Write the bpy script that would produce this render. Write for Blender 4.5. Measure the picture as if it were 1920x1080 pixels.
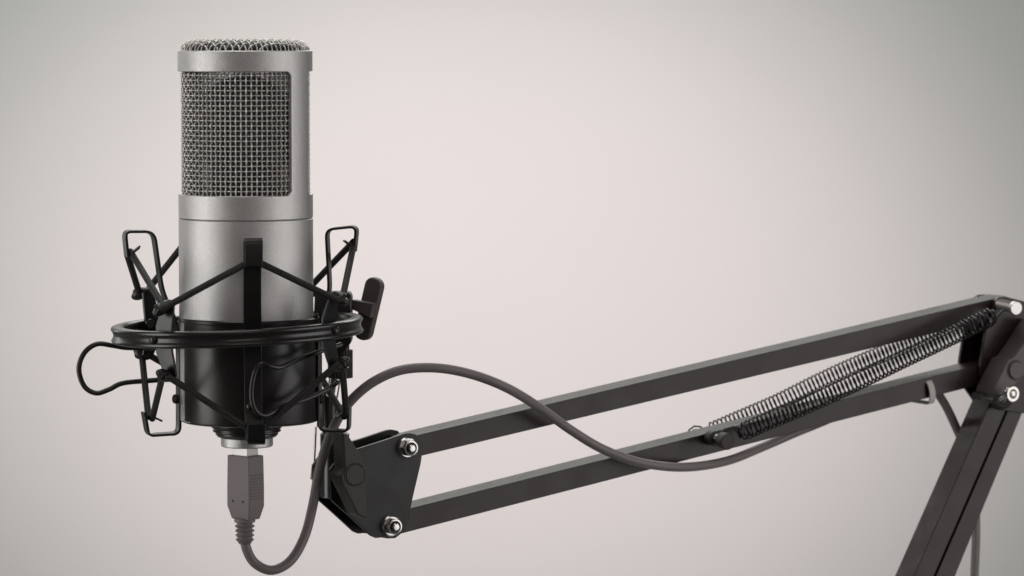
import bpy, bmesh, math, random
from mathutils import Vector, Matrix
random.seed(4)
for o in list(bpy.data.objects): bpy.data.objects.remove(o)
scene = bpy.context.scene
COL = scene.collection
rad = math.radians

# ------------------------------------------------------------------ camera
F = 7000.0                      # focal length in photo pixels (1920 wide)
CAM = Vector((0.0, -1.4, 1.2))
PITCH = math.atan(480/F)        # looking slightly down
cd = bpy.data.cameras.new('camera'); cam = bpy.data.objects.new('camera', cd); COL.objects.link(cam)
cam.location = CAM; cam.rotation_euler = (rad(90)-PITCH, 0, 0)
cd.sensor_width = 36; cd.lens = F/1920*36; cd.clip_start = 0.05; cd.clip_end = 50
cd.dof.use_dof = True; cd.dof.focus_distance = 1.385; cd.dof.aperture_fstop = 26
scene.camera = cam

# ------------------------------------------------------------------ world + lamps
w = bpy.data.worlds.new('World'); scene.world = w; w.use_nodes = True
bg = w.node_tree.nodes['Background']; bg.inputs[0].default_value = (0.9, 1.0, 0.95, 1); bg.inputs[1].default_value = 0.03
scene.view_settings.view_transform = 'Standard'; scene.view_settings.look = 'None'
scene.view_settings.exposure = 0; scene.view_settings.gamma = 1

def aim(o, target):
    o.rotation_euler = (Vector(target)-o.location).to_track_quat('-Z', 'Y').to_euler()
def area(name, loc, target, sx, sy, power, color):
    l = bpy.data.lights.new(name, 'AREA'); l.shape = 'RECTANGLE'; l.size = sx; l.size_y = sy
    l.energy = power; l.color = color
    o = bpy.data.objects.new(name, l); COL.objects.link(o); o.location = loc; aim(o, target); return o
def spot(name, loc, target, angle, power, color, radius):
    l = bpy.data.lights.new(name, 'SPOT'); l.spot_size = rad(angle); l.spot_blend = 1.0; l.energy = power
    l.color = color; l.shadow_soft_size = radius
    o = bpy.data.objects.new(name, l); COL.objects.link(o); o.location = loc; aim(o, target); return o
MIC = Vector((-0.1, 0, 1.13))
area('softbox_left', (-0.98, -0.26, 1.08), (-0.1, 0, 1.10), 0.44, 0.9, 4.1, (1.0, 0.99, 0.97))
area('softbox_right', (0.95, -0.30, 1.12), (0.0, 0, 1.10), 0.85, 0.9, 4.1, (1.0, 0.98, 0.97))
area('added_front_fill', (0.25, -2.3, 1.9), (0.0, 0, 1.12), 1.2, 0.8, 3.8, (1.0, 0.86, 0.84))  # added fill that lifts the dark front of the microphone
area('softbox_top', (-0.2, 0.05, 2.1), (0.0, 0.05, 1.1), 1.2, 0.6, 4.5, (1.0, 0.97, 0.96))
area('added_back_light', (0.15, 1.25, 1.78), (0.05, 0.05, 1.05), 1.7, 0.35, 6.5, (1.0, 0.97, 0.96))  # added lamp for grazing highlights on upward faces
area('added_rim_light', (-0.82, 0.78, 1.32), (0.0, 0.03, 1.08), 0.20, 0.7, 0.9, (1.0, 0.98, 0.96))  # added lamp to brighten the head knob's left facet and left edges
bs_ = spot('backdrop_spot', (-0.08, -0.5, 2.4), (-0.05, 2.6, 0.895), 26.0, 330, (1.0, 0.845, 0.875), 0.15); bs_.scale = (1.0, 0.70, 1.0)
area('backdrop_wash', (-0.45, 0.9, 2.6), (-0.45, 2.6, 0.85), 1.2, 0.3, 17.6, (0.895, 1.0, 0.89))

# ------------------------------------------------------------------ pixel helpers: photo pixel -> a point at a real depth
RX = Vector((1, 0, 0)); UPV = Vector((0, math.sin(PITCH), math.cos(PITCH))); FW = Vector((0, math.cos(PITCH), -math.sin(PITCH)))
def ray(u, v): return FW + RX*((u-960)/F) + UPV*((540-v)/F)
def P(u, v, y=0.0):
    d = ray(u, v); return CAM + d*((y-CAM.y)/d.y)
TH = rad(30)
E1 = Vector((math.cos(TH), math.sin(TH), 0)); NN = Vector((math.sin(TH), -math.cos(TH), 0)); ZZ = Vector((0, 0, 1))
ARM_O = P(768, 838, 0.045)
def A(u, v, off=0.0):            # the boom arm's own vertical plane, off = metres towards the camera side
    d = ray(u, v); t = (ARM_O + NN*off - CAM).dot(NN)/d.dot(NN); return CAM + d*t
PX = 0.0002

# ------------------------------------------------------------------ materials
def mat(name, color, rough=0.5, metal=0.0, spec=0.5, bump=0.0, scale=2000, rvar=0.0, cvar=0.0, cscale=None):
    m = bpy.data.materials.new(name); m.use_nodes = True
    nt = m.node_tree; b = nt.nodes['Principled BSDF']
    b.inputs['Base Color'].default_value = (*color, 1); b.inputs['Roughness'].default_value = rough
    b.inputs['Metallic'].default_value = metal; b.inputs['Specular IOR Level'].default_value = spec
    tc = nt.nodes.new('ShaderNodeTexCoord')
    if bump > 0 or cvar > 0:
        n = nt.nodes.new('ShaderNodeTexNoise'); n.inputs['Scale'].default_value = scale; n.inputs['Detail'].default_value = 3
        nt.links.new(tc.outputs['Object'], n.inputs['Vector'])
        if bump > 0:
            bp = nt.nodes.new('ShaderNodeBump'); bp.inputs['Strength'].default_value = bump; bp.inputs['Distance'].default_value = 0.0002
            nt.links.new(n.outputs['Fac'], bp.inputs['Height']); nt.links.new(bp.outputs['Normal'], b.inputs['Normal'])
        if cvar > 0:
            n2 = n
            if cscale:
                n2 = nt.nodes.new('ShaderNodeTexNoise'); n2.inputs['Scale'].default_value = cscale; n2.inputs['Detail'].default_value = 5
                nt.links.new(tc.outputs['Object'], n2.inputs['Vector'])
            r = nt.nodes.new('ShaderNodeValToRGB')
            r.color_ramp.elements[0].position = 0.3; r.color_ramp.elements[1].position = 0.7
            r.color_ramp.elements[0].color = (*[c*(1-cvar) for c in color], 1); r.color_ramp.elements[1].color = (*[min(1, c*(1+cvar)) for c in color], 1)
            nt.links.new(n2.outputs['Fac'], r.inputs['Fac']); nt.links.new(r.outputs['Color'], b.inputs['Base Color'])
    if rvar > 0:
        n3 = nt.nodes.new('ShaderNodeTexNoise'); n3.inputs['Scale'].default_value = 90; n3.inputs['Detail'].default_value = 6
        nt.links.new(tc.outputs['Object'], n3.inputs['Vector'])
        mr = nt.nodes.new('ShaderNodeMapRange'); mr.inputs['To Min'].default_value = rough-rvar; mr.inputs['To Max'].default_value = rough+rvar
        mr.inputs['From Min'].default_value = 0.3; mr.inputs['From Max'].default_value = 0.7
        nt.links.new(n3.outputs['Fac'], mr.inputs['Value']); nt.links.new(mr.outputs['Result'], b.inputs['Roughness'])
    return m
SILVER = mat('satin_silver', (0.62, 0.60, 0.59), 0.41, 0.92, bump=0.7, scale=4000, cvar=0.20)
WIRE = mat('grille_wire', (0.80, 0.77, 0.74), 0.40, 0.6)
FINE = mat('fine_gauze_wire', (0.13, 0.12, 0.115), 0.45, 0.7)
DARK = mat('dark_interior', (0.012, 0.011, 0.011), 0.6)
GOLD = mat('capsule_metal', (0.02, 0.018, 0.017), 0.5, 0.3)
BLACK = mat('black_satin_metal', (0.020, 0.0165, 0.016), 0.32, 0.0, 0.55, bump=0.10, scale=1800, rvar=0.05)
BLACK_D = mat('black_coated_strip', (0.012, 0.011, 0.011), 0.33, 0.0, 0.5, bump=0.08, scale=1800, rvar=0.05)
ARMM = mat('powder_coated_steel', (0.030, 0.0165, 0.0168), 0.30, 0.0, 0.32, bump=0.15, scale=2200, rvar=0.05)
PLATE = mat('black_plate_paint', (0.018, 0.0150, 0.0148), 0.42, 0.0, 0.4, bump=0.15, scale=2200, rvar=0.05)
PLASTIC = mat('black_moulded_plastic', (0.062, 0.050, 0.049), 0.5, 0.0, 0.4, bump=0.5, scale=2600, cvar=0.15)
CHROME = mat('zinc_plated_steel', (0.62, 0.59, 0.57), 0.27, 1.0)
STEELP = mat('polished_pin_end', (0.66, 0.64, 0.62), 0.35, 0.8)
KNOBM = mat('lit_black_moulded_plastic', (0.115, 0.094, 0.092), 0.45, 0.0, 0.45, bump=0.5, scale=2600, cvar=0.15)  # black plastic lightened to stand for light on the wing and elbow knobs
RINGM = mat('glossy_black_ring_paint', (0.018, 0.0152, 0.0148), 0.28, 0.0, 0.7, bump=0.08, scale=1500, rvar=0.04)
SPRING = mat('black_spring_wire', (0.013, 0.011, 0.011), 0.3, 0.0, 0.6)
GLOSS = mat('glossy_black_tube', (0.02, 0.018, 0.018), 0.25, 0.0, 0.6)
CABLE = mat('grey_cable_rubber', (0.225, 0.198, 0.195), 0.42, 0.0, 0.4, bump=0.12, scale=1200, cvar=0.05)
PLUGM = mat('grey_plug_rubber', (0.235, 0.205, 0.203), 0.48, 0.0, 0.35, bump=0.15, scale=1500, cvar=0.04)
TIE = mat('grey_strap_fabric', (0.62, 0.60, 0.565), 0.7, 0.0, 0.2, bump=0.5, scale=1500)
USB = mat('connector_steel', (0.36, 0.345, 0.335), 0.32, 1.0)
def braid_mat():
    m = mat('braided_elastic', (0.014, 0.013, 0.0125), 0.6, 0.0, 0.4)
    nt = m.node_tree; b = nt.nodes['Principled BSDF']
    uv = nt.nodes.new('ShaderNodeUVMap'); mp = nt.nodes.new('ShaderNodeMapping'); mp.inputs['Scale'].default_value = (1, 1, 1)
    wv = nt.nodes.new('ShaderNodeTexChecker'); wv.inputs['Scale'].default_value = 1
    mp.inputs['Rotation'].default_value = (0, 0, rad(45))
    wv.inputs['Color1'].default_value = (0.055, 0.048, 0.046, 1); wv.inputs['Color2'].default_value = (0.006, 0.006, 0.006, 1)
    nt.links.new(uv.outputs[0], mp.inputs[0]); nt.links.new(mp.outputs[0], wv.inputs[0])
    nt.links.new(wv.outputs['Color'], b.inputs['Base Color'])
    bp = nt.nodes.new('ShaderNodeBump'); bp.inputs['Strength'].default_value = 0.8; bp.inputs['Distance'].default_value = 0.0003
    nt.links.new(wv.outputs['Fac'], bp.inputs['Height']); nt.links.new(bp.outputs['Normal'], b.inputs['Normal'])
    return m
BRAID = braid_mat()
WALLM = mat('backdrop_paper', (0.80, 0.79, 0.78), 0.9, 0.0, 0.1, cvar=0.012, scale=3)

# ------------------------------------------------------------------ object helpers
ORI = {}
def thing(name, loc, label, cat, group=None):
    o = bpy.data.objects.new(name, None); COL.objects.link(o); o.location = loc; o.empty_display_size = 0.02
    o['label'] = label; o['category'] = cat
    if group: o['group'] = group
    ORI[o.name] = Vector(loc); return o
def mesh(name, verts, faces, material, parent=None, smooth=True, bevel=0.0, seg=2, angle=35, uvs=None):
    n = len(verts); c = Vector((0, 0, 0))
    for v in verts: c += Vector(v)
    c /= max(n, 1)
    me = bpy.data.meshes.new(name); me.from_pydata([tuple(Vector(v)-c) for v in verts], [], faces)
    bm = bmesh.new(); bm.from_mesh(me); bmesh.ops.recalc_face_normals(bm, faces=bm.faces)
    for f in bm.faces: f.smooth = smooth
    if smooth:
        for e in bm.edges:
            if len(e.link_faces) == 2 and e.calc_face_angle(0) > rad(angle): e.smooth = False
    bm.to_mesh(me); bm.free()
    if uvs:
        l = me.uv_layers.new(name='UVMap')
        for p in me.polygons:
            us = [uvs[me.loops[i].vertex_index] for i in p.loop_indices]
            wrap = max(x[1] for x in us)-min(x[1] for x in us) > 6
            for i in p.loop_indices:
                a, b_ = uvs[me.loops[i].vertex_index]
                if wrap and b_ < 6: b_ += 12
                l.data[i].uv = (a, b_)
    me.materials.append(material)
    o = bpy.data.objects.new(name, me); COL.objects.link(o)
    base = ORI[parent.name] if parent else Vector((0, 0, 0))
    o.location = c-base; ORI[o.name] = c
    if parent: o.parent = parent
    if bevel > 0:
        md = o.modifiers.new('bevel', 'BEVEL'); md.width = bevel; md.segments = seg; md.limit_method = 'ANGLE'; md.angle_limit = rad(30); md.harden_normals = True
    return o
class MB:
    def __init__(s): s.v = []; s.f = []; s.uv = []
    def add(s, v, f):
        k = len(s.v); s.v += v; s.f += [[i+k for i in q] for q in f]
    def build(s, name, m, parent=None, **k): return mesh(name, s.v, s.f, m, parent, **k)

def catmull(pts, n=8, closed=False):
    out = []; N = len(pts)
    rng = range(N) if closed else range(N-1)
    g = (lambda i: pts[i % N]) if closed else (lambda i: pts[max(0, min(N-1, i))])
    for i in rng:
        p0, p1, p2, p3 = g(i-1), g(i), g(i+1), g(i+2)
        for k in range(n):
            t = k/n
            out.append(0.5*((2*p1)+(p2-p0)*t+(2*p0-5*p1+4*p2-p3)*t*t+(3*p1-p0-3*p2+p3)*t**3))
    if not closed: out.append(pts[-1].copy())
    return out
def fillet(pts, r, n=6, closed=False):
    out = []; N = len(pts)
    for i in range(N):
        if not closed and i in (0, N-1): out.append(pts[i].copy()); continue
        a, b, c = pts[(i-1) % N], pts[i], pts[(i+1) % N]
        rr = r[i] if isinstance(r, (list, tuple)) else r
        d = min(rr, (a-b).length*0.48, (c-b).length*0.48)
        p = b+(a-b).normalized()*d; q = b+(c-b).normalized()*d
        for k in range(n+1):
            t = k/n; out.append(p*(1-t)**2+b*2*t*(1-t)+q*t*t)
    return out
def tube_geo(pts, r, sides=10, closed=False, cap=True, flat=None):
    N = len(pts); V = []; Fc = []; uv = []
    T = []
    for i in range(N):
        if closed: t = pts[(i+1) % N]-pts[i-1]
        else: t = pts[min(i+1, N-1)]-pts[max(i-1, 0)]
        T.append(t.normalized() if t.length > 1e-12 else Vector((0, 0, 1)))
    u = T[0].orthogonal().normalized()
    us = []
    for i in range(N):
        if i: u = T[i-1].rotation_difference(T[i]) @ u
        u = (u-T[i]*u.dot(T[i])).normalized(); us.append(u.copy())
    L = 0
    for i in range(N):
        if i: L += (pts[i]-pts[i-1]).length
        ri = r[i] if isinstance(r, (list, tuple)) else r
        b = T[i].cross(us[i])
        for k in range(sides):
            a = 2*math.pi*k/sides
            V.append(pts[i]+(us[i]*math.cos(a)+b*math.sin(a))*ri); uv.append((L/(2*math.pi*max(ri, 1e-6))*12, 12*k/sides))
    M = N if closed else N-1
    for i in range(M):
        j = (i+1) % N
        for k in range(sides):
            k2 = (k+1) % sides; Fc.append([i*sides+k, i*sides+k2, j*sides+k2, j*sides+k])
    if cap and not closed:
        Fc.append(list(range(sides))[::-1]); Fc.append([(N-1)*sides+k for k in range(sides)])
    return V, Fc, uv
def tube(name, pts, r, m, parent=None, sides=12, closed=False, uvs=False):
    V, Fc, uv = tube_geo(pts, r, sides, closed)
    return mesh(name, V, Fc, m, parent, uvs=uv if uvs else None, angle=50)
def lathe_geo(prof, base, axis=ZZ, n=96):
    ax = axis.normalized(); e = ax.orthogonal().normalized(); f = ax.cross(e); V = []; Fc = []
    for r, z in prof:
        for k in range(n):
            a = 2*math.pi*k/n; V.append(base+ax*z+(e*math.cos(a)+f*math.sin(a))*max(r, 1e-6))
    for i in range(len(prof)-1):
        for k in range(n):
            k2 = (k+1) % n; Fc.append([i*n+k, i*n+k2, (i+1)*n+k2, (i+1)*n+k])
    return V, Fc
def lathe(name, prof, base, m, parent=None, axis=ZZ, n=96, angle=35, bevel=0, close=False):
    if close: prof = list(prof)+[prof[0]]
    V, Fc = lathe_geo(prof, base, axis, n)
    o = mesh(name, V, Fc, m, parent, angle=angle, bevel=bevel)
    bm = bmesh.new(); bm.from_mesh(o.data); bmesh.ops.remove_doubles(bm, verts=bm.verts, dist=2e-6)
    bmesh.ops.recalc_face_normals(bm, faces=bm.faces); bm.to_mesh(o.data); bm.free()
    return o
def strap(name, pts, wdir, width, th, m, parent=None, closed=False, bevel=0.00025):
    N = len(pts); V = []; Fc = []; W0 = wdir.normalized()
    for i in range(N):
        t = (pts[(i+1) % N]-pts[i-1]) if closed else (pts[min(i+1, N-1)]-pts[max(i-1, 0)])
        t.normalize(); W = (W0-t*W0.dot(t)).normalized(); n = t.cross(W)
        ww = width[i] if isinstance(width, (list, tuple)) else width
        for a, b in ((-1, -1), (1, -1), (1, 1), (-1, 1)): V.append(pts[i]+W*a*ww/2+n*b*th/2)
    for i in range(N if closed else N-1):
        j = (i+1) % N
        for k in range(4):
            k2 = (k+1) % 4; Fc.append([i*4+k, i*4+k2, j*4+k2, j*4+k])
    if not closed: Fc += [[3, 2, 1, 0], [(N-1)*4+k for k in range(4)]]
    return mesh(name, V, Fc, m, parent, bevel=bevel)
def prism_geo(front, depth):
    n = len(front); V = list(front)+[p+depth for p in front]
    return V, [list(range(n)), [n+i for i in range(n)][::-1]]+[[i, (i+1) % n, n+(i+1) % n, n+i] for i in range(n)]
def prism(name, front, depth, m, parent=None, bevel=0.0004, seg=2, angle=35):
    V, Fc = prism_geo(front, depth); return mesh(name, V, Fc, m, parent, bevel=bevel, seg=seg, angle=angle)
def cyl(name, a, b, r, m, parent=None, n=32, bev=0.0003):
    L = (b-a).length; bev = min(bev, r*0.4, L*0.4)
    return lathe(name, [(0, 0), (r-bev, 0), (r, bev), (r, L-bev), (r-bev, L), (0, L)], a, m, parent, (b-a), n, angle=30)

# ------------------------------------------------------------------ setting: the paper backdrop
bw, y0 = 3.2, 2.6
V = []; Fc = []
prof = [(-0.9, -0.6)]+[(y0-0.9*math.cos(a)*1.0+0.0, 0.3-0.9*math.sin(a)) for a in [rad(90-9*i) for i in range(11)]]
prof = [(y0-2.4, -0.6)]+[(y0-0.9+0.9*math.sin(rad(9*i)), 0.3-0.9*math.cos(rad(9*i))) for i in range(11)]+[(y0, 3.4)]
for y, z in prof: V += [Vector((-bw, y, z)), Vector((bw, y, z))]
for i in range(len(prof)-1): Fc.append([2*i, 2*i+1, 2*i+3, 2*i+2])
bd = mesh('backdrop', V, Fc, WALLM, angle=60); bd['kind'] = 'structure'

# ================================================================== MICROPHONE
UC = 461                                             # microphone axis in the photo
mz = lambda v: P(UC, v, -0.025).z                    # height seen at the FRONT face
X0 = P(UC, 400, 0).x
AX = Vector((X0, 0, 0))
R = 0.0252
z_bot, z_joint, z_c1, z_b0, z_b1 = mz(800), mz(415), mz(368.5), mz(135), mz(95)
mic = thing('microphone', (X0, 0, z_bot), 'silver side-address studio microphone with woven wire grille standing in the black shock mount', 'microphone')
def pt(az, r, z): return Vector((X0+r*math.sin(az), -r*math.cos(az), z))
# body
b = 0.0004
lathe('body', [(0, z_bot), (R-b, z_bot), (R, z_bot+b), (R, z_joint-0.0003), (R-0.0004, z_joint), (R-0.0012, z_joint), (R-0.0012, z_joint+0.0006)], AX, SILVER, mic, n=160, angle=30)
# head frame: lower collar, two posts, top band with rounded window openings
def frame_shell():
    g = MB(); zt, zb = z_b1, z_joint+0.00015
    Ri = R-0.0016
    wins = [(rad(-108.5), rad(46.5)), (rad(71.5), rad(226.5))]
    rc = 0.0024
    nA = 240; K = 6
    # angle columns: fine near window corners
    def cols(a0, a1, n): return [a0+(a1-a0)*i/n for i in range(n+1)]
    Rw = R
    for a0, a1 in wins:
        ra = rc/Rw
        cs = [a0+ra*(1-math.cos(rad(90*i/8))) for i in range(9)]+cols(a0+ra, a1-ra, 70)[1:-1]+[a1-ra*(1-math.cos(rad(90*i/8))) for i in range(8, -1, -1)]
        def edge(a):
            d = min(a-a0, a1-a)*Rw
            return 0 if d >= rc else rc-math.sqrt(max(0, rc*rc-(rc-d)**2))
        for (za, zs, sgn) in ((zb, z_c1, 1), (zt, z_b0, -1)):
            k = len(g.v)
            for a in cs:
                ze = zs+sgn*edge(a)
                bz = 0.00025*sgn*-1
                g.v += [pt(a, Ri, za), pt(a, R-0.0003, za), pt(a, R, za+sgn*0.0003), pt(a, R, ze-sgn*0.00022), pt(a, R-0.00022, ze), pt(a, Ri, ze)]
            for i in range(len(cs)-1):
                for j in range(5): g.f.append([k+i*6+j, k+i*6+j+1, k+(i+1)*6+j+1, k+(i+1)*6+j])
        # jamb faces where the window meets the post
        for a, s in ((a0, 1), (a1, -1)):
            pass
    for a0, a1 in ((rad(46.5), rad(71.5)), (rad(226.5), rad(251.5))):
        cs = cols(a0, a1, 16); k = len(g.v)
        for i, a in enumerate(cs):
            g.v += [pt(a, Ri, zb), pt(a, R-0.0003, zb), pt(a, R, zb+0.0003), pt(a, R, z_c1+rc), pt(a, R, z_b0-rc), pt(a, R, zt-0.0003), pt(a, R-0.0003, zt), pt(a, Ri, zt)]
        for i in range(len(cs)-1):
            for j in range(7): g.f.append([k+i*8+j, k+i*8+j+1, k+(i+1)*8+j+1, k+(i+1)*8+j])
        for a in (a0, a1):
            k = len(g.v); g.v += [pt(a, R, z_c1+rc), pt(a, Ri, z_c1+rc), pt(a, Ri, z_b0-rc), pt(a, R, z_b0-rc)]; g.f.append([k, k+1, k+2, k+3])
    o = g.build('head_frame', SILVER, mic, angle=40)
    bm = bmesh.new(); bm.from_mesh(o.data); bmesh.ops.remove_doubles(bm, verts=bm.verts, dist=1e-6)
    bmesh.ops.recalc_face_normals(bm, faces=bm.faces)
    # outward check
    bm.to_mesh(o.data); bm.free()
    return o
frame_shell()
# woven outer grille
def weave_cyl(name, Rg, zlo, zhi, nv, pitch, wr, wh, amp, m, sides=6, sub=4):
    g = MB(); nh = int((zhi-zlo)/pitch)
    zs = [zlo+(i+0.5)*pitch for i in range(nh)]
    for i in range(nv):
        a = 2*math.pi*i/nv; pts = []
        tot = nh*sub
        for k in range(tot+1):
            zz = zlo+pitch*k/sub
            ph = math.cos(math.pi*((zz-zs[0])/pitch))*(1 if i % 2 == 0 else -1)
            pts.append(pt(a+0.0015*math.sin(k*0.7+i*2.1), Rg+amp*ph, zz))
        v, f, _ = tube_geo(pts, wr, sides, cap=False); g.add(v, f)
    for j, z in enumerate(zs):
        pts = []; tot = nv*sub
        for k in range(tot):
            a = 2*math.pi*k/tot
            ph = -math.cos(math.pi*k/sub)*(1 if j % 2 == 0 else -1)
            pts.append(pt(a, Rg+amp*ph, z+0.00004*math.sin(k*0.11+j)))
        v, f, _ = tube_geo(pts, wh, sides, closed=True); g.add(v, f)
    return g.build(name, m, mic, angle=80)
weave_cyl('wire_grille', 0.0239-0.0003, mz(374), mz(128), 76, 0.00186, 0.00030, 0.00023, 0.00038, WIRE)
# fine inner gauze
g = MB(); Rf = 0.0228; zl, zh = mz(374), mz(128)
for i in range(330):
    a = 2*math.pi*i/330
    v, f, _ = tube_geo([pt(a, Rf, zl), pt(a, Rf, zh)], 0.0001, 4, cap=False); g.add(v, f)
nz = 115
for j in range(nz):
    z = zl+(zh-zl)*(j+0.5)/nz
    v, f, _ = tube_geo([pt(2*math.pi*k/120, Rf, z) for k in range(120)], 0.0001, 4, closed=True); g.add(v, f)
g.build('inner_gauze', FINE, mic, angle=80)
# domed cap of the same woven wire
def cap_weave():
    g = MB(); Rc = 0.0238; H = 0.0043; zb = mz(95)-0.0004; pitch = 0.00185; wr = 0.00028; amp = 0.00026; rot = rad(38)
    def surf(x, y, off):
        r = min(math.hypot(x, y), Rc*0.9999); q = (r/Rc)**9
        h = H*math.sqrt(1-q)
        dh = -H*0.5/math.sqrt(max(1-q, 1e-4))*9*(r/Rc)**8/Rc
        n = Vector((-dh*x/max(r, 1e-9), -dh*y/max(r, 1e-9), 1)).normalized()
        p = Vector((x, y, h))+n*off
        c, s = math.cos(rot), math.sin(rot)
        return Vector((X0+p.x*c-p.y*s, p.x*s+p.y*c, zb+p.z))
    n = int(Rc/pitch)
    for fam in (0, 1):
        for i in range(-n, n+1):
            c = i*pitch; L = math.sqrt(Rc*Rc-c*c)
            if L < pitch: continue
            pts = []; M = max(10, int(L/pitch*14))
            for k in range(M+1):
                t = L*math.sin(math.pi/2*(-1+2*k/M))
                ph = math.cos(math.pi*t/pitch)*(1 if i % 2 == 0 else -1)*(1 if fam == 0 else -1)
                x, y = (c, t) if fam == 0 else (t, c)
                pts.append(surf(x, y, amp*ph))
            v, f, _ = tube_geo(pts, wr, 6, cap=False); g.add(v, f)
    g.build('cap_grille', WIRE, mic, angle=80)
    Rl = Rc-0.0016
    prof = [(Rl*math.sin(rad(90*i/16)), (H-0.0014)*math.sqrt(max(0, 1-math.sin(rad(90*i/16))**9))) for i in range(17)]
    lathe('cap_shade_shell', [(r, zb+z) for r, z in prof]+[(Rl, zb-0.002)], AX, DARK, mic, n=64)  # solid dark shell standing for the shade inside the cap
cap_weave()
# capsule behind the gauze, disc enlarged to block light through the back window
azw = rad(-32)
cdir = Vector((math.sin(azw), -math.cos(azw), 0))
cz = (mz(148)+mz(342))/2
cc = Vector((X0, 0, cz))
lathe('capsule', [(0, -0.006), (0.0180, -0.006), (0.0195, -0.005), (0.0195, 0.005), (0.0180, 0.006), (0.0135, 0.006), (0.013, 0.0052), (0, 0.0052)], cc, GOLD, mic, axis=cdir, n=64)
cyl('capsule_post_blocker', Vector((X0, 0, mz(372))), Vector((X0, 0, cz-0.008)), 0.0135, DARK, mic)  # post widened to block backdrop light behind the grille
lathe('head_floor', [(0, mz(377)), (0.0229, mz(377)), (0.0229, mz(372)), (0, mz(372))], AX, DARK, mic)
# connector under the mount
zc = lambda v, r: P(UC, v, -r).z
nk = []
for (r, v) in ((0.0135, 796), (0.0135, 806), (0.0132, 808), (0.0126, 810), (0.0126, 812), (0.0128, 813), (0.0128, 815), (0.0118, 817), (0.0118, 820), (0.0110, 824), (0.0095, 826), (0.0, 826)):
    nk.append((r, zc(v, r)))
lathe('threaded_neck', nk, AX, BLACK, mic, n=96)
lathe('connector_ring', [(0.0, zc(818, .0098)), (0.0098, zc(820, .0098)), (0.0098, zc(840, .0098)), (0.0094, zc(842, .0098)), (0.0072, zc(842, .0098)), (0.0070, zc(836, .0098)), (0, zc(836, .0098))], AX, SILVER, mic, n=96)

# ================================================================== SHOCK MOUNT
XM = P(468, 700, 0).x; AM = Vector((XM, 0, 0))
XR = P(445, 610, 0).x
sm = thing('shock_mount', (XM, 0, P(468, 830, 0).z), 'black spider shock mount with round ring and braided elastic cords holding the microphone', 'shock mount')
Rm = 0.0262
cz_ = lambda v: P(468, v, -Rm).z
lathe('cradle_cup', [(0.0, cz_(796)), (Rm-0.0012, cz_(803)), (Rm-0.0003, cz_(801)), (Rm, cz_(797)), (Rm, cz_(612)), (Rm+0.0003, cz_(610)), (Rm+0.0003, cz_(605)), (Rm-0.0001, cz_(603)), (Rm-0.0006, cz_(603.5)), (Rm-0.0006, cz_(640)), (Rm-0.0006, cz_(790)), (0, cz_(792))], AM, BLACK, sm, n=160, angle=30)
# outer ring with a channel
zr = P(445, 604, 0).z; tilt = rad(2.2)
Rr = 0.0474
rp = []
hh = 0.0029
for (r, z) in ((-.0046, .0022), (-.0042, .0028), (-.0010, .0029), (-.0003, .0026), (0, .0018), (-.0003, .0012), (-.0007, .0006), (-.0009, -.0003), (-.0007, -.0012), (-.0003, -.0018), (0, -.0024), (-.0004, -.0031), (-.0012, -.0034), (-.0042, -.0033), (-.0046, -.0028)):
    rp.append((Rr+r, z))
V, Fc = lathe_geo(rp+[rp[0]], Vector((0, 0, 0)), ZZ, 200)
Mx = Matrix.Translation(Vector((XR, 0, zr-0.0024))) @ Matrix.Rotation(-tilt, 4, 'Y')
o = mesh('ring', [Mx @ v for v in V], Fc, RINGM, sm, angle=60)
bm = bmesh.new(); bm.from_mesh(o.data); bmesh.ops.remove_doubles(bm, verts=bm.verts, dist=1e-6); bmesh.ops.recalc_face_normals(bm, faces=bm.faces); bm.to_mesh(o.data); bm.free()
def RP(az, r, z): return Mx @ Vector((r*math.sin(az), -r*math.cos(az), z))
W33 = 33*PX
# inner strips ----------------------------------------------------
def ptsY(lst): return [P(u, v, y) for u, v, y in lst]
strap('cradle_strip', fillet(ptsY([(476, 470+30, -.0352), (476, 449, -.0352), (473, 449, -.0300), (473, 560, -.0290), (474, 640, -.0270), (475, 760, -.0270), (478, 831, -.0285), (481, 831, -.0335), (481, 795, -.0338)]), [0, .0018, .0018, .004, .004, .004, .0018, .0018, 0], 5), Vector((1, .1, 0)), W33, 0.0011, BLACK_D, sm)
lw = Vector((.32, -.95, 0)); rw = Vector((.12, .99, 0))
ls = strap('cradle_strip', fillet(ptsY([(238, 482, -.003), (233, 434, -.003), (287, 434, -.003), (303, 545, -.003), (328, 600, -.003), (335, 650, -.003), (335, 812, -.003), (277, 816, -.003), (269, 772, -.003)]), [0, .0025, .0035, .004, .004, .003, .0028, .0022, 0], 6), lw, W33*0.9, 0.0010, BLACK_D, sm)
rs = strap('cradle_strip', fillet(ptsY([(665, 472, .003), (670, 424, .003), (613, 430, .003), (619, 545, .003), (604, 600, .003), (599, 650, .003), (600, 806, .003), (654, 808, .003), (655, 765, .003)]), [0, .0028, .0030, .004, .004, .003, .0028, .0022, 0], 6), rw, W33*0.9, 0.0010, BLACK_D, sm)
bs = strap('cradle_strip', fillet(ptsY([(402, 400, .0352), (400, 372, .0352), (404, 372, .0300), (474, 640, .0270), (478, 790, .0285), (481, 790, .0335), (481, 760, .0338)]), [0, .0018, .0018, .004, .0018, .0018, 0], 5), Vector((1, .1, 0)), W33, 0.0011, BLACK_D, sm)
# small retaining tongues on hook tips
for a_, b_, par in (((243, 478), (262, 463), ls), ((664, 466), (645, 451), rs), ((283, 780), (303, 789), ls), ((650, 770), (630, 783), rs)):
    strap('tongue', [P(a_[0], a_[1], -.004 if par is ls else .003), P(b_[0], b_[1], -.006 if par is ls else .001)], lw, 0.0022, 0.0008, BLACK_D, par)
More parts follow.
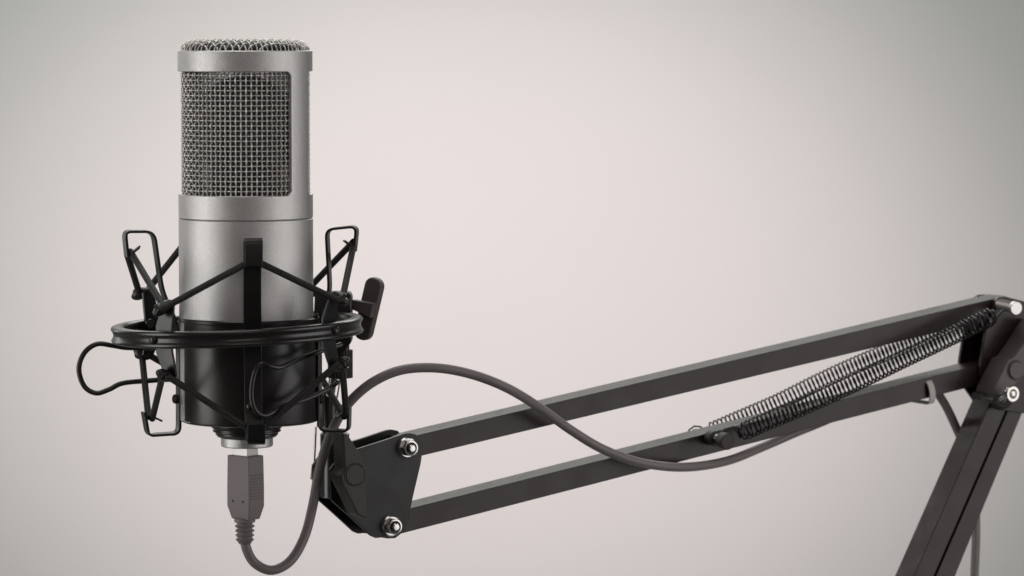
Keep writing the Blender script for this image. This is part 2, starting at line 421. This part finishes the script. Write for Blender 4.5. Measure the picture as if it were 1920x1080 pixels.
# screw discs on strips and cup
cyl('rivet', P(334, 748, -.0035), P(326, 748, -.0045), 0.0018, BLACK, sm, 24)
cyl('rivet', P(600, 748, 0), P(606, 748, -.0005), 0.0018, BLACK, sm, 24)
lathe('rivet', [(0.0016*math.sin(rad(15*i)), 0.0012*math.cos(rad(15*i))) for i in range(7)], P(468, 762, -.0276), BLACK, sm, axis=Vector((-.5, -.8, 0)), n=24)
# outer brackets on the ring -------------------------------------
def bracket(az, wmid, top_uv, bot_uv, ht, hb):
    """flat tapered strip riveted inside the ring with a spoon hook at each end"""
    ctr = RP(az, Rr-.0052, -.0004); y = ctr.y
    tan = Vector((math.cos(az), math.sin(az), 0))
    top = P(top_uv[0], top_uv[1], y); bot = P(bot_uv[0], bot_uv[1], y)
    up0 = ctr+Vector((0, 0, .0045)); dn0 = ctr-Vector((0, 0, .0045))
    path = [top, top.lerp(up0, .5), up0, ctr, dn0, dn0.lerp(bot, .5), bot]
    s_ = strap('ring_bracket', path, tan, [wmid*.68, wmid*.86, wmid, wmid, wmid, wmid*.86, wmid*.68], 0.0011, BLACK_D, sm, bevel=.0003)
    out = Vector((math.sin(az), -math.cos(az), 0))
    for (p, h, sg) in ((top, ht, 1), (bot, hb, -1)):
        e = P(h[0], h[1], y+out.y*.0036)
        st = p-(e-p)*.12-out*.0004
        m1 = p.lerp(e, .35); m2 = p.lerp(e, .75)
        h_ = tube('spoon_hook', catmull([st, p, m1, m2, e, e+(e-p)*.14+ZZ*sg*.0005], 4), [.0011+.0013*math.sin(math.pi*(k/20)**1.3)*1.0 for k in range(21)], BLACK, s_, 14)
    q = RP(az-rad(2), Rr-.0008, -.0002)
    lathe('rivet', [(0.0019*math.sin(rad(15*i)), 0.0014*math.cos(rad(15*i))) for i in range(7)], q, BLACK, s_, axis=out, n=24)
    return s_
AZ = [rad(-35), rad(57), rad(147), rad(-125)]
bracket(AZ[0], 39*PX, (317, 569), (322, 708), (293, 584), (299, 702))
bracket(AZ[1], 40*PX, (627, 553), (627, 690), (647, 563), (651, 679))
bracket(AZ[2], 33*PX, (567, 545), (570, 668), (585, 548), (588, 664))
bl = bracket(AZ[3], 42*PX, (276, 546), (276, 668), (253, 553), (257, 660))
cyl('bracket_screw', P(280, 607, AZ and 0.022), P(282, 607, 0.018), 0.0019, GLOSS, sm, 24)
strap('cross_link', ptsY([(283, 612, .022), (300, 612, .015), (345, 612, .010)]), ZZ, 0.004, 0.001, BLACK_D, sm)
# elastic cords ---------------------------------------------------
rc = 6.3*PX
up = ptsY([(475, 487, -.0330), (308, 577, -.0385), (305, 572, -.0370), (246, 474, -.0030), (240, 482, .000), (262, 552, .0260), (272, 550, .0270), (400, 388, .0330), (567, 550, .0370), (574, 546, .0360), (660, 456, .0040), (662, 464, .0010), (642, 560, -.0250), (633, 563, -.0275)])
tube('elastic_cord', catmull(fillet(up, .0018, 3, True), 3, True), rc, BRAID, sm, 14, True, uvs=True)
lo = ptsY([(481, 813, -.0318), (318, 708, -.0385), (304, 708, -.0365), (286, 783, -.0030), (278, 780, .000), (266, 664, .0260), (273, 662, .0270), (476, 780, .0320), (570, 664, .0370), (578, 668, .0360), (644, 778, .0040), (649, 776, .0010), (642, 688, -.0250), (632, 684, -.0275)])
tube('elastic_cord', catmull(fillet(lo, .0018, 3, True), 3, True), rc, BRAID, sm, 14, True, uvs=True)
# squeeze handles of the clamp -----------------------------------
tube('squeeze_handle', catmull(ptsY([(345, 708, .012), (290, 713, .014), (232, 718, .015), (205, 730, .014), (180, 737, .013), (158, 724, .013), (148, 692, .013), (158, 662, .014), (182, 645, .015), (212, 648, .016), (240, 652, .018), (300, 652, .022)]), 8), 5*PX, BLACK, sm, 14)
tube('squeeze_handle', catmull(ptsY([(640, 646, -.010), (612, 655, -.015), (565, 671, -.023), (528, 688, -.0315), (508, 687, -.0345), (492, 682, -.0355), (480, 692, -.0360), (473, 718, -.0362), (472, 748, -.0360), (480, 771, -.0355), (494, 779, -.0340), (508, 775, -.0320), (530, 762, -.0280), (570, 750, -.0230), (610, 732, -.0170), (634, 716, -.0120)]), 8), 4.6*PX, BLACK, sm, 14)
# clamp lip where the cup is split on the right
tube('clamp_lip', [P(594, 588, -.006), P(596, 640, -.006), P(597, 800, -.006)], 3.0*PX, BLACK, sm, 12)
# swivel block, shaft, wing knob and threaded adapter behind the ring
blk = [P(590, 548, .030), P(655, 548, .030), P(660, 556, .030), P(660, 640, .030), P(640, 668, .030), P(612, 668, .030), P(600, 600, .030), P(588, 596, .030)]
prism('swivel_block', blk, Vector((0, .010, 0)), BLACK, sm, bevel=.0008)
cyl('knob_shaft', P(600, 572, .034), P(682, 574, .034), 8*PX, BLACK, sm)
cyl('knob_shaft_collar', P(640, 573, .034), P(659, 573, .034), 25*PX, BLACK, sm, 40)
# wing knob
kn = Vector((-.45, -.89, 0)).normalized(); kt = Vector((.89, -.45, 0)); 
kc = P(691, 579, .034); k_up = (ZZ+kt*.27).normalized(); k_r = kn.cross(k_up).normalized()
if k_r.x < 0: k_r = -k_r
def wing(hw, hl, r, off, n=7):
    pts = []
    for sx, sy, a0 in ((1, 1, 0), (-1, 1, 90), (-1, -1, 180), (1, -1, 270)):
        for i in range(n):
            a = rad(a0+90*i/(n-1)); pts.append(kc+kn*off+k_r*(sx*(hw-r)+r*math.cos(a))+k_up*(sy*(hl-r)+r*math.sin(a)))
    return pts
wk = prism('wing_knob', wing(.0037, .0125, .0034, .0012), kn*-.0036, KNOBM, sm, bevel=.0008, seg=3)
prism('knob_hub', [kc+kn*.0010+k_up*.0036+k_r*.0036, kc+kn*.0010+k_up*-.0026+k_r*.0036, kc+kn*.0010+k_up*-.0014-k_r*.006, kc+kn*.0010+k_up*.0022-k_r*.006], kn*.0030, KNOBM, wk, bevel=.0006)
for dz in (.0042, -.0030): pass
# knurled adapter
g = MB(); ca = P(638, 682, .036); prof2 = []
n_k = 26; Vk = []; Fk = []
for z in (-.0054, .0054):
    for k in range(n_k*4):
        a = 2*math.pi*k/(n_k*4); rr = .0046+(.00025 if (k % 4) in (1, 2) else -.00015); Vk.append(ca+Vector((rr*math.sin(a), -rr*math.cos(a), z)))
m_ = n_k*4
Fk = [[k, (k+1) % m_, m_+(k+1) % m_, m_+k] for k in range(m_)]+[list(range(m_))[::-1], [m_+k for k in range(m_)]]
mesh('thread_adapter', Vk, Fk, PLASTIC, sm, angle=20)
cyl('adapter_neck', P(645, 628, .036), P(645, 660, .036), 10.5*PX, BLACK, sm)
cyl('stud', P(628, 708, .037), P(622, 745, .037), 12*PX, CHROME, sm)

# ================================================================== BOOM ARM
boom = thing('boom_arm', A(1800, 1180, 0), 'black steel scissor boom arm with two springs reaching in from the right', 'boom arm')
T0 = 0.0063                                         # half depth of the square tubes
def AL(lst, off): return [A(u, v, off) for u, v in lst]
def bar(name, l, m=ARMM): 
    return prism(name, AL(l, T0), -NN*2*T0, m, boom, bevel=.0003, seg=2)
bar('upper_bar', [(757, 821.9), (1886, 554.6), (1890, 592), (757, 862.8)])
bar('lower_bar', [(728, 963.5), (1866, 676.5), (1869, 713), (728, 1007)])
def Lx(v, u0, s): return u0+(1000-v)*s
bar('rear_bar', [(Lx(716, 1749, .439), 716), (Lx(716, 1786, .435), 716), (Lx(1330, 1786, .435), 1330), (Lx(1330, 1749, .439), 1330)])
bar('rear_bar', [(Lx(726, 1790, .435), 726), (Lx(726, 1824, .412), 726), (Lx(1330, 1824, .412), 1330), (Lx(1330, 1790, .435), 1330)])
# head bracket plates
hp = [(622, 938), (620, 880), (640, 852), (670, 842), (716, 827.5), (758, 813.5), (768, 812), (779, 814), (789, 823), (793.5, 838), (789.5, 869), (772.6, 941), (766, 980), (756, 998), (742, 1009), (728, 1010), (716, 1008), (705, 1009), (696, 1005), (660, 972)]
TP = .0018
hp3 = AL(hp, T0+TP+.0001)
prism('bracket_plate', hp3, -NN*TP, PLATE, boom, bevel=.0003)
prism('bracket_plate', [p-NN*(2*T0+TP+.0002) for p in hp3], -NN*TP, PLATE, boom, bevel=.0003)
def inset(p, q, t): return p.lerp(q, t)
cyl('bracket_spacer', A(712, 990, T0), A(712, 990, T0)-NN*2*T0, .0022, PLATE, boom)
# socket tube at the head
sx = A(628, 900, 0)
ta, tb = A(628, 812, 0), A(628, 932, 0)
ta = Vector((tb.x, tb.y, ta.z))
lathe('socket_tube', [(0.0052, 0), (0.0056, .0003), (.0056, (ta.z-tb.z)-.0003), (.0052, ta.z-tb.z), (.0034, ta.z-tb.z), (.0034, 0), (.0052, 0)], tb, GLOSS, boom, n=48)
cyl('socket_pin', P(616, 735, .040), Vector((tb.x-.001, tb.y, tb.z+.004)), .0031, GLOSS, boom)
tube('spring_clip', fillet([P(592, 800, .046), P(589, 866, .046), P(600, 880, .046)], .001, 4), .0005, CHROME, boom, 8)
strap('clip_plate', [P(590, 872, .044), P(587, 900, .044)], NN, .004, .0006, CHROME, boom, bevel=.0001)
# nuts
def nut(name, u, v, off, rot=0.3):
    base = A(u, v, off)
    fl = lathe('flange_nut', [(0, 0), (.0040, 0), (.0041, .0004), (.0036, .0010), (0, .0010)], base, CHROME, boom, axis=NN, n=48, angle=25)
    e = NN.orthogonal().normalized(); f = NN.cross(e)
    hx = [base+NN*.0009+(e*math.cos(rot+rad(60*k))+f*math.sin(rot+rad(60*k)))*.0034 for k in range(6)]
    prism('hex', hx, NN*.0024, CHROME, fl, bevel=.0004)
    lathe('nut_face', [(.0030, .0030), (.0029, .0036), (.0024, .0037), (.0021, .0033)], base, CHROME, fl, axis=NN, n=40, angle=25)
    lathe('recess', [(.0022, .00335), (0, .00335)], base, DARK, fl, axis=NN, n=40)
    lathe('bolt_tip', [(.0015, .0033), (.0015, .0042), (.0011, .0047), (0, .0048)], base, CHROME, fl, axis=NN, n=32, angle=30)
    lathe('washer', [(0, -.0002), (.0047, -.0002), (.0047, .0002), (0, .0002)], base, PLATE, fl, axis=NN, n=40)
    return fl
OF = T0+TP+.0002
nut('nut', 763, 839, OF); nut('nut', 733, 986, OF, rot=.1)
# head knob
kf = [(643, 812), (652, 814), (672, 845), (691, 888), (686, 901), (690, 968), (686, 973), (671, 966), (641, 903), (639, 891), (647, 880)]
hk = prism('head_knob', AL(kf, .0205), -NN*.0092, PLASTIC, boom, bevel=.0006, seg=3)
cyl('knob_cap', A(665, 890, .0200), A(665, 890, .0200)+NN*.0008, 20.5*PX, PLASTIC, hk, 48)
lathe('knob_groove', [(21*PX, 0), (22.5*PX, 0), (22.5*PX, .0003), (21*PX, .0003)], A(665, 890, .0204), DARK, hk, axis=NN, n=48)
cyl('knob_shaft', A(660, 890, OF), A(665, 890, .0130), .0042, PLASTIC, hk)
# elbow plates
ep = [(1862, 585), (1866, 564), (1874, 557), (1886, 556), (1990, 583), (2012, 640), (1985, 745), (1940, 778), (1872, 768), (1863, 752), (1846, 728), (1837, 704), (1840, 676), (1849, 620)]
ep3 = AL(ep, T0+TP+.0001)
prism('elbow_plate', ep3, -NN*TP, ARMM, boom, bevel=.0003)
prism('elbow_plate', [p-NN*(2*T0+TP+.0002) for p in ep3], -NN*TP, ARMM, boom, bevel=.0003)
# elbow bolt heads on the far side that rise above the bar
for (u, v, r) in ((1824, 576, .0024), (1848, 574, .0034)):
    cyl('far_nut', A(u, v, -OF-.0002), A(u, v, -OF-.004), r, PLASTIC, boom)
# spring pins
def sc(off, u=1364): return (A(u, 820, off)-CAM).length/F
cyl('pin_boss', A(1331, 820, T0), A(1343, 823, .0115), .0031, PLASTIC, boom, bev=.0006)
cyl('spring_pin', A(1340, 822, .0100), A(1358, 826, .0190), .0022, GLOSS, boom)
cyl('pin_cap', A(1354, 825, .0170), A(1365, 829, .0222), .0033, PLASTIC, boom, bev=.0005)
cyl('spring_pin', A(1332, 820, -T0), A(1302, 812, -.0180), .0020, GLOSS, boom)
tb0, tb1 = A(1874, 571, OF), A(1906, 578, .0225)
L = (tb1-tb0).length; pr = [(0, 0)]
k = 0; z = 0
while z < L-.003:
    pr += [(.0024, z), (.0017, z+.0004)]; z += .0009
pr += [(.0024, L-.0018), (.0028, L-.0018), (.0028, L-.0002), (.0026, L), (0, L)]
lathe('spring_bolt', pr, tb0, STEELP, boom, axis=(tb1-tb0), n=40, angle=25)
cyl('spring_bolt', A(1874, 571, -OF), A(1844, 566, -.0190), .0022, PLASTIC, boom)
# coil springs
def spring(path, r, turns, wr, ends, lean):
    pts = catmull(path, 24); Ls = [0]
    for i in range(1, len(pts)): Ls.append(Ls[-1]+(pts[i]-pts[i-1]).length)
    tot = Ls[-1]; n = int(turns*16); out = []
    j = 0
    for i in range(n+1):
        s = tot*i/n
        while j < len(pts)-2 and Ls[j+1] < s: j += 1
        t = (s-Ls[j])/max(Ls[j+1]-Ls[j], 1e-9); p = pts[j].lerp(pts[j+1], t)
        T = (pts[min(j+2, len(pts)-1)]-pts[max(j-1, 0)]).normalized()
        e = T.cross(NN).normalized(); f = (NN-T*lean).normalized()
        a = 2*math.pi*turns*i/n
        rr = r*min(1, .45+.55*min(i, n-i)/22)
        out.append(p+(e*math.cos(a)+f*math.sin(a))*rr)
    out = ends[0]+out+ends[1]
    return tube('tension_spring', out, wr, SPRING, boom, 6)
offn = .0155
near = AL([(1386, 813), (1440, 789), (1500, 764), (1600, 718), (1700, 669.5), (1750, 646), (1800, 622), (1866, 590)], offn)
hook0 = AL([(1352, 834), (1346, 820), (1356, 806), (1376, 800)], offn)
hook1 = AL([(1882, 580), (1892, 566), (1904, 574), (1900, 592)], offn)
spring(near, 16.6*PX*1.10, 66, .00042, (hook0, hook1), .10)
far = AL([(1326, 812), (1400, 780), (1460, 754), (1530, 719), (1600, 686.5), (1693, 647), (1780, 607), (1838, 578)], -.0150)
spring(far, 15.6*PX*1.13, 71, .00037, (AL([(1290, 818), (1292, 806), (1302, 799), (1313, 800), (1320, 806)], -.0150), AL([(1848, 570)], -.0150)), .085)
# elbow knob
ek = prism('elbow_knob', AL([(1891, 675), (1864, 728), (1861, 738), (1866, 747), (1880, 743), (1905, 720), (1924, 700), (1940, 676), (1965, 610), (1948, 600), (1915, 652), (1901, 670)], .0205), -NN*.0120, KNOBM, boom, bevel=.0005, seg=2)
cyl('knob_cap', A(1903, 694, .0200), A(1903, 694, .0200)+NN*.0014, 17*PX*1.1, KNOBM, ek, 48)
lathe('knob_groove', [(17.5*PX*1.1, 0), (19.5*PX*1.1, 0), (19.5*PX*1.1, .0002), (17.5*PX*1.1, .0002)], A(1903, 694, .0204), DARK, ek, axis=NN, n=48)
cyl('knob_boss', A(1874, 751, OF), A(1882, 748, .0165), .0042, PLASTIC, boom, bev=.0006)
prism('stop_block', AL([(1838, 737), (1862, 738), (1866, 752), (1838, 750)], T0+.008), -NN*.006, PLASTIC, boom, bevel=.0004)
cyl('elbow_bolt', A(1878, 748, .0215), A(1893, 739, .0275), .0017, CHROME, boom)
eb = lathe('nut_ring', [(.0017, 0), (.0033, 0), (.0035, .0003), (.0035, .0016), (.0031, .0021), (.0021, .0021), (.0018, .0014)], A(1894, 738, .0265), CHROME, boom, axis=NN, n=40, angle=25)
lathe('bolt_tip', [(.0018, 0), (.0018, .0016), (.0012, .0026), (0, .0030)], A(1894, 738, .0265), CHROME, eb, axis=NN, n=32)

# ================================================================== CABLE
cab = thing('usb_cable', P(462, 1000, 0), 'grey rubber cable plugged in under the microphone and looping over the boom arm', 'cable')
rcb = 9.3*PX
cp = ptsY([(459, 1000, .0), (462, 1028, .0), (478, 1056, .001), (510, 1069, .003), (545, 1051, .007), (571, 1006, .012), (586, 950, .016), (597, 890, .019), (611, 838, .020), (634, 785, .018), (664, 745, .016), (705, 713, .016), (756, 693, .018), (820, 690, .022), (885, 702, .028), (950, 727, .034)])
cp += [A(1010, 763, .022), A(1070, 806, .0175), A(1130, 842, .0165), A(1200, 867, .0165), A(1280, 876, .013), A(1360, 865, .003), A(1430, 838, -.008), A(1490, 812, -.0115), A(1560, 783, -.0115), A(1640, 743, -.0115), A(1700, 720, -.0100), A(1740, 720, -.0100), A(1768, 752, -.0100), A(1792, 800, -.0110), A(1812, 850, -.0120), A(1826, 910, -.0125), A(1830, 980, -.0125), A(1828, 1060, -.0125), A(1820, 1200, -.0125), A(1810, 1330, -.0125)]
tube('cord', catmull(cp, 10), rcb, CABLE, cab, 20)
# plug: a rectangular moulding turned about 41 degrees
pa = rad(40)
pxu = Vector((math.cos(pa), -math.sin(pa), 0)); pyu = Vector((math.sin(pa), math.cos(pa), 0))   # wide face direction, depth direction
pc0 = Vector((X0-3*PX, 0, 0)); wP, dP = 58*PX/2, 42*PX/2
# wide face looks to the lower left of the camera: corner nearest the camera at u = 468
def plug_ring(z, sw, sd): return [pc0+pxu*a*wP*sw+pyu*b_*dP*sd+ZZ*z for a, b_ in ((-1, -1), (1, -1), (1, 1), (-1, 1))]
zp = lambda v: P(465, v, -.005).z
def box_stack(name, rings, m, parent, bevel):
    V = []; Fc = []
    for r in rings: V += r
    for i in range(len(rings)-1):
        for k in range(4): Fc.append([i*4+k, i*4+(k+1) % 4, (i+1)*4+(k+1) % 4, (i+1)*4+k])
    Fc += [[3, 2, 1, 0], [(len(rings)-1)*4+k for k in range(4)]]
    return mesh(name, V, Fc, m, parent, bevel=bevel)
box_stack('plug_shell', [plug_ring(zp(835), .66, .70), plug_ring(zp(866), .66, .70)], USB, cab, .0002)
pl = box_stack('plug', [plug_ring(zp(856), .97, .97), plug_ring(zp(915), 1.0, 1.0), plug_ring(zp(951), 1.0, 1.0), plug_ring(zp(976), .78, .72)], PLUGM, cab, .0004)
for i in range(9):                                    # finger ribs on the narrow side
    z = zp(892+i*5.6)
    a_ = pc0+pxu*(wP+.00008)+pyu*(-dP*.82)+ZZ*z; b_ = pc0+pxu*(wP+.00008)+pyu*(dP*.75)+ZZ*z
    tube('grip_rib', [a_, b_], .00022, PLUGM, pl, 8)
for s_ in (-.45, .45):
    q = pc0+pxu*wP*s_-pyu*(dP+.00003)+ZZ*zp(941.5)
    cyl('moulding_hole', q+pyu*.0004, q-pyu*.00004, .00052, DARK, pl, 20, bev=.00001)
# boot with spiral ribs
bpf = [(0.0, 974), (.0040, 974), (.0040, 981), (.0030, 984), (.0027, 986)]
zb_ = lambda v: P(460, v, -.003).z
prf = [(.0, zb_(972)), (.0040, zb_(973)), (.0040, zb_(980)), (.0029, zb_(983)), (.0028, zb_(985))]
for i in range(4):
    v0 = 985+i*8.5; ro = .0038-.0001*i
    prf += [(.0028, zb_(v0)), (ro-.0003, zb_(v0+1.0)), (ro, zb_(v0+3)), (ro-.0003, zb_(v0+5.2)), (.0028, zb_(v0+6.2))]
prf += [(.0022, zb_(1022)), (.0, zb_(1022))]
lathe('strain_relief', prf, Vector((P(459, 990, 0).x, 0, 0)), PLUGM, cab, n=48, angle=60)

# ================================================================== CABLE TIE round the lower bar
tc_ = A(1727, 733, 0)
bdv = (A(1815, 708, 0)-A(860, 951, 0)).normalized(); bup = NN.cross(bdv).normalized()
if bup.z < 0: bup = -bup
hh_, hd = .0053, T0+.0006
loop_ = [tc_+NN*a+bup*b_ for a, b_ in ((hd-.0002, hh_-.0002), (hd+.0014, 0), (hd-.0002, -hh_+.0004), (-hd, -.0048), (-hd-.0040, 0), (-hd-.0045, .0052))]
root = thing('cable_tie', tc_, 'grey fabric strap binding the cable to the lower bar near the elbow', 'cable tie')
strap('tie_band', fillet(loop_, .0034, 8, True), bdv, .0030, .0008, TIE, root, closed=True, bevel=.0002)
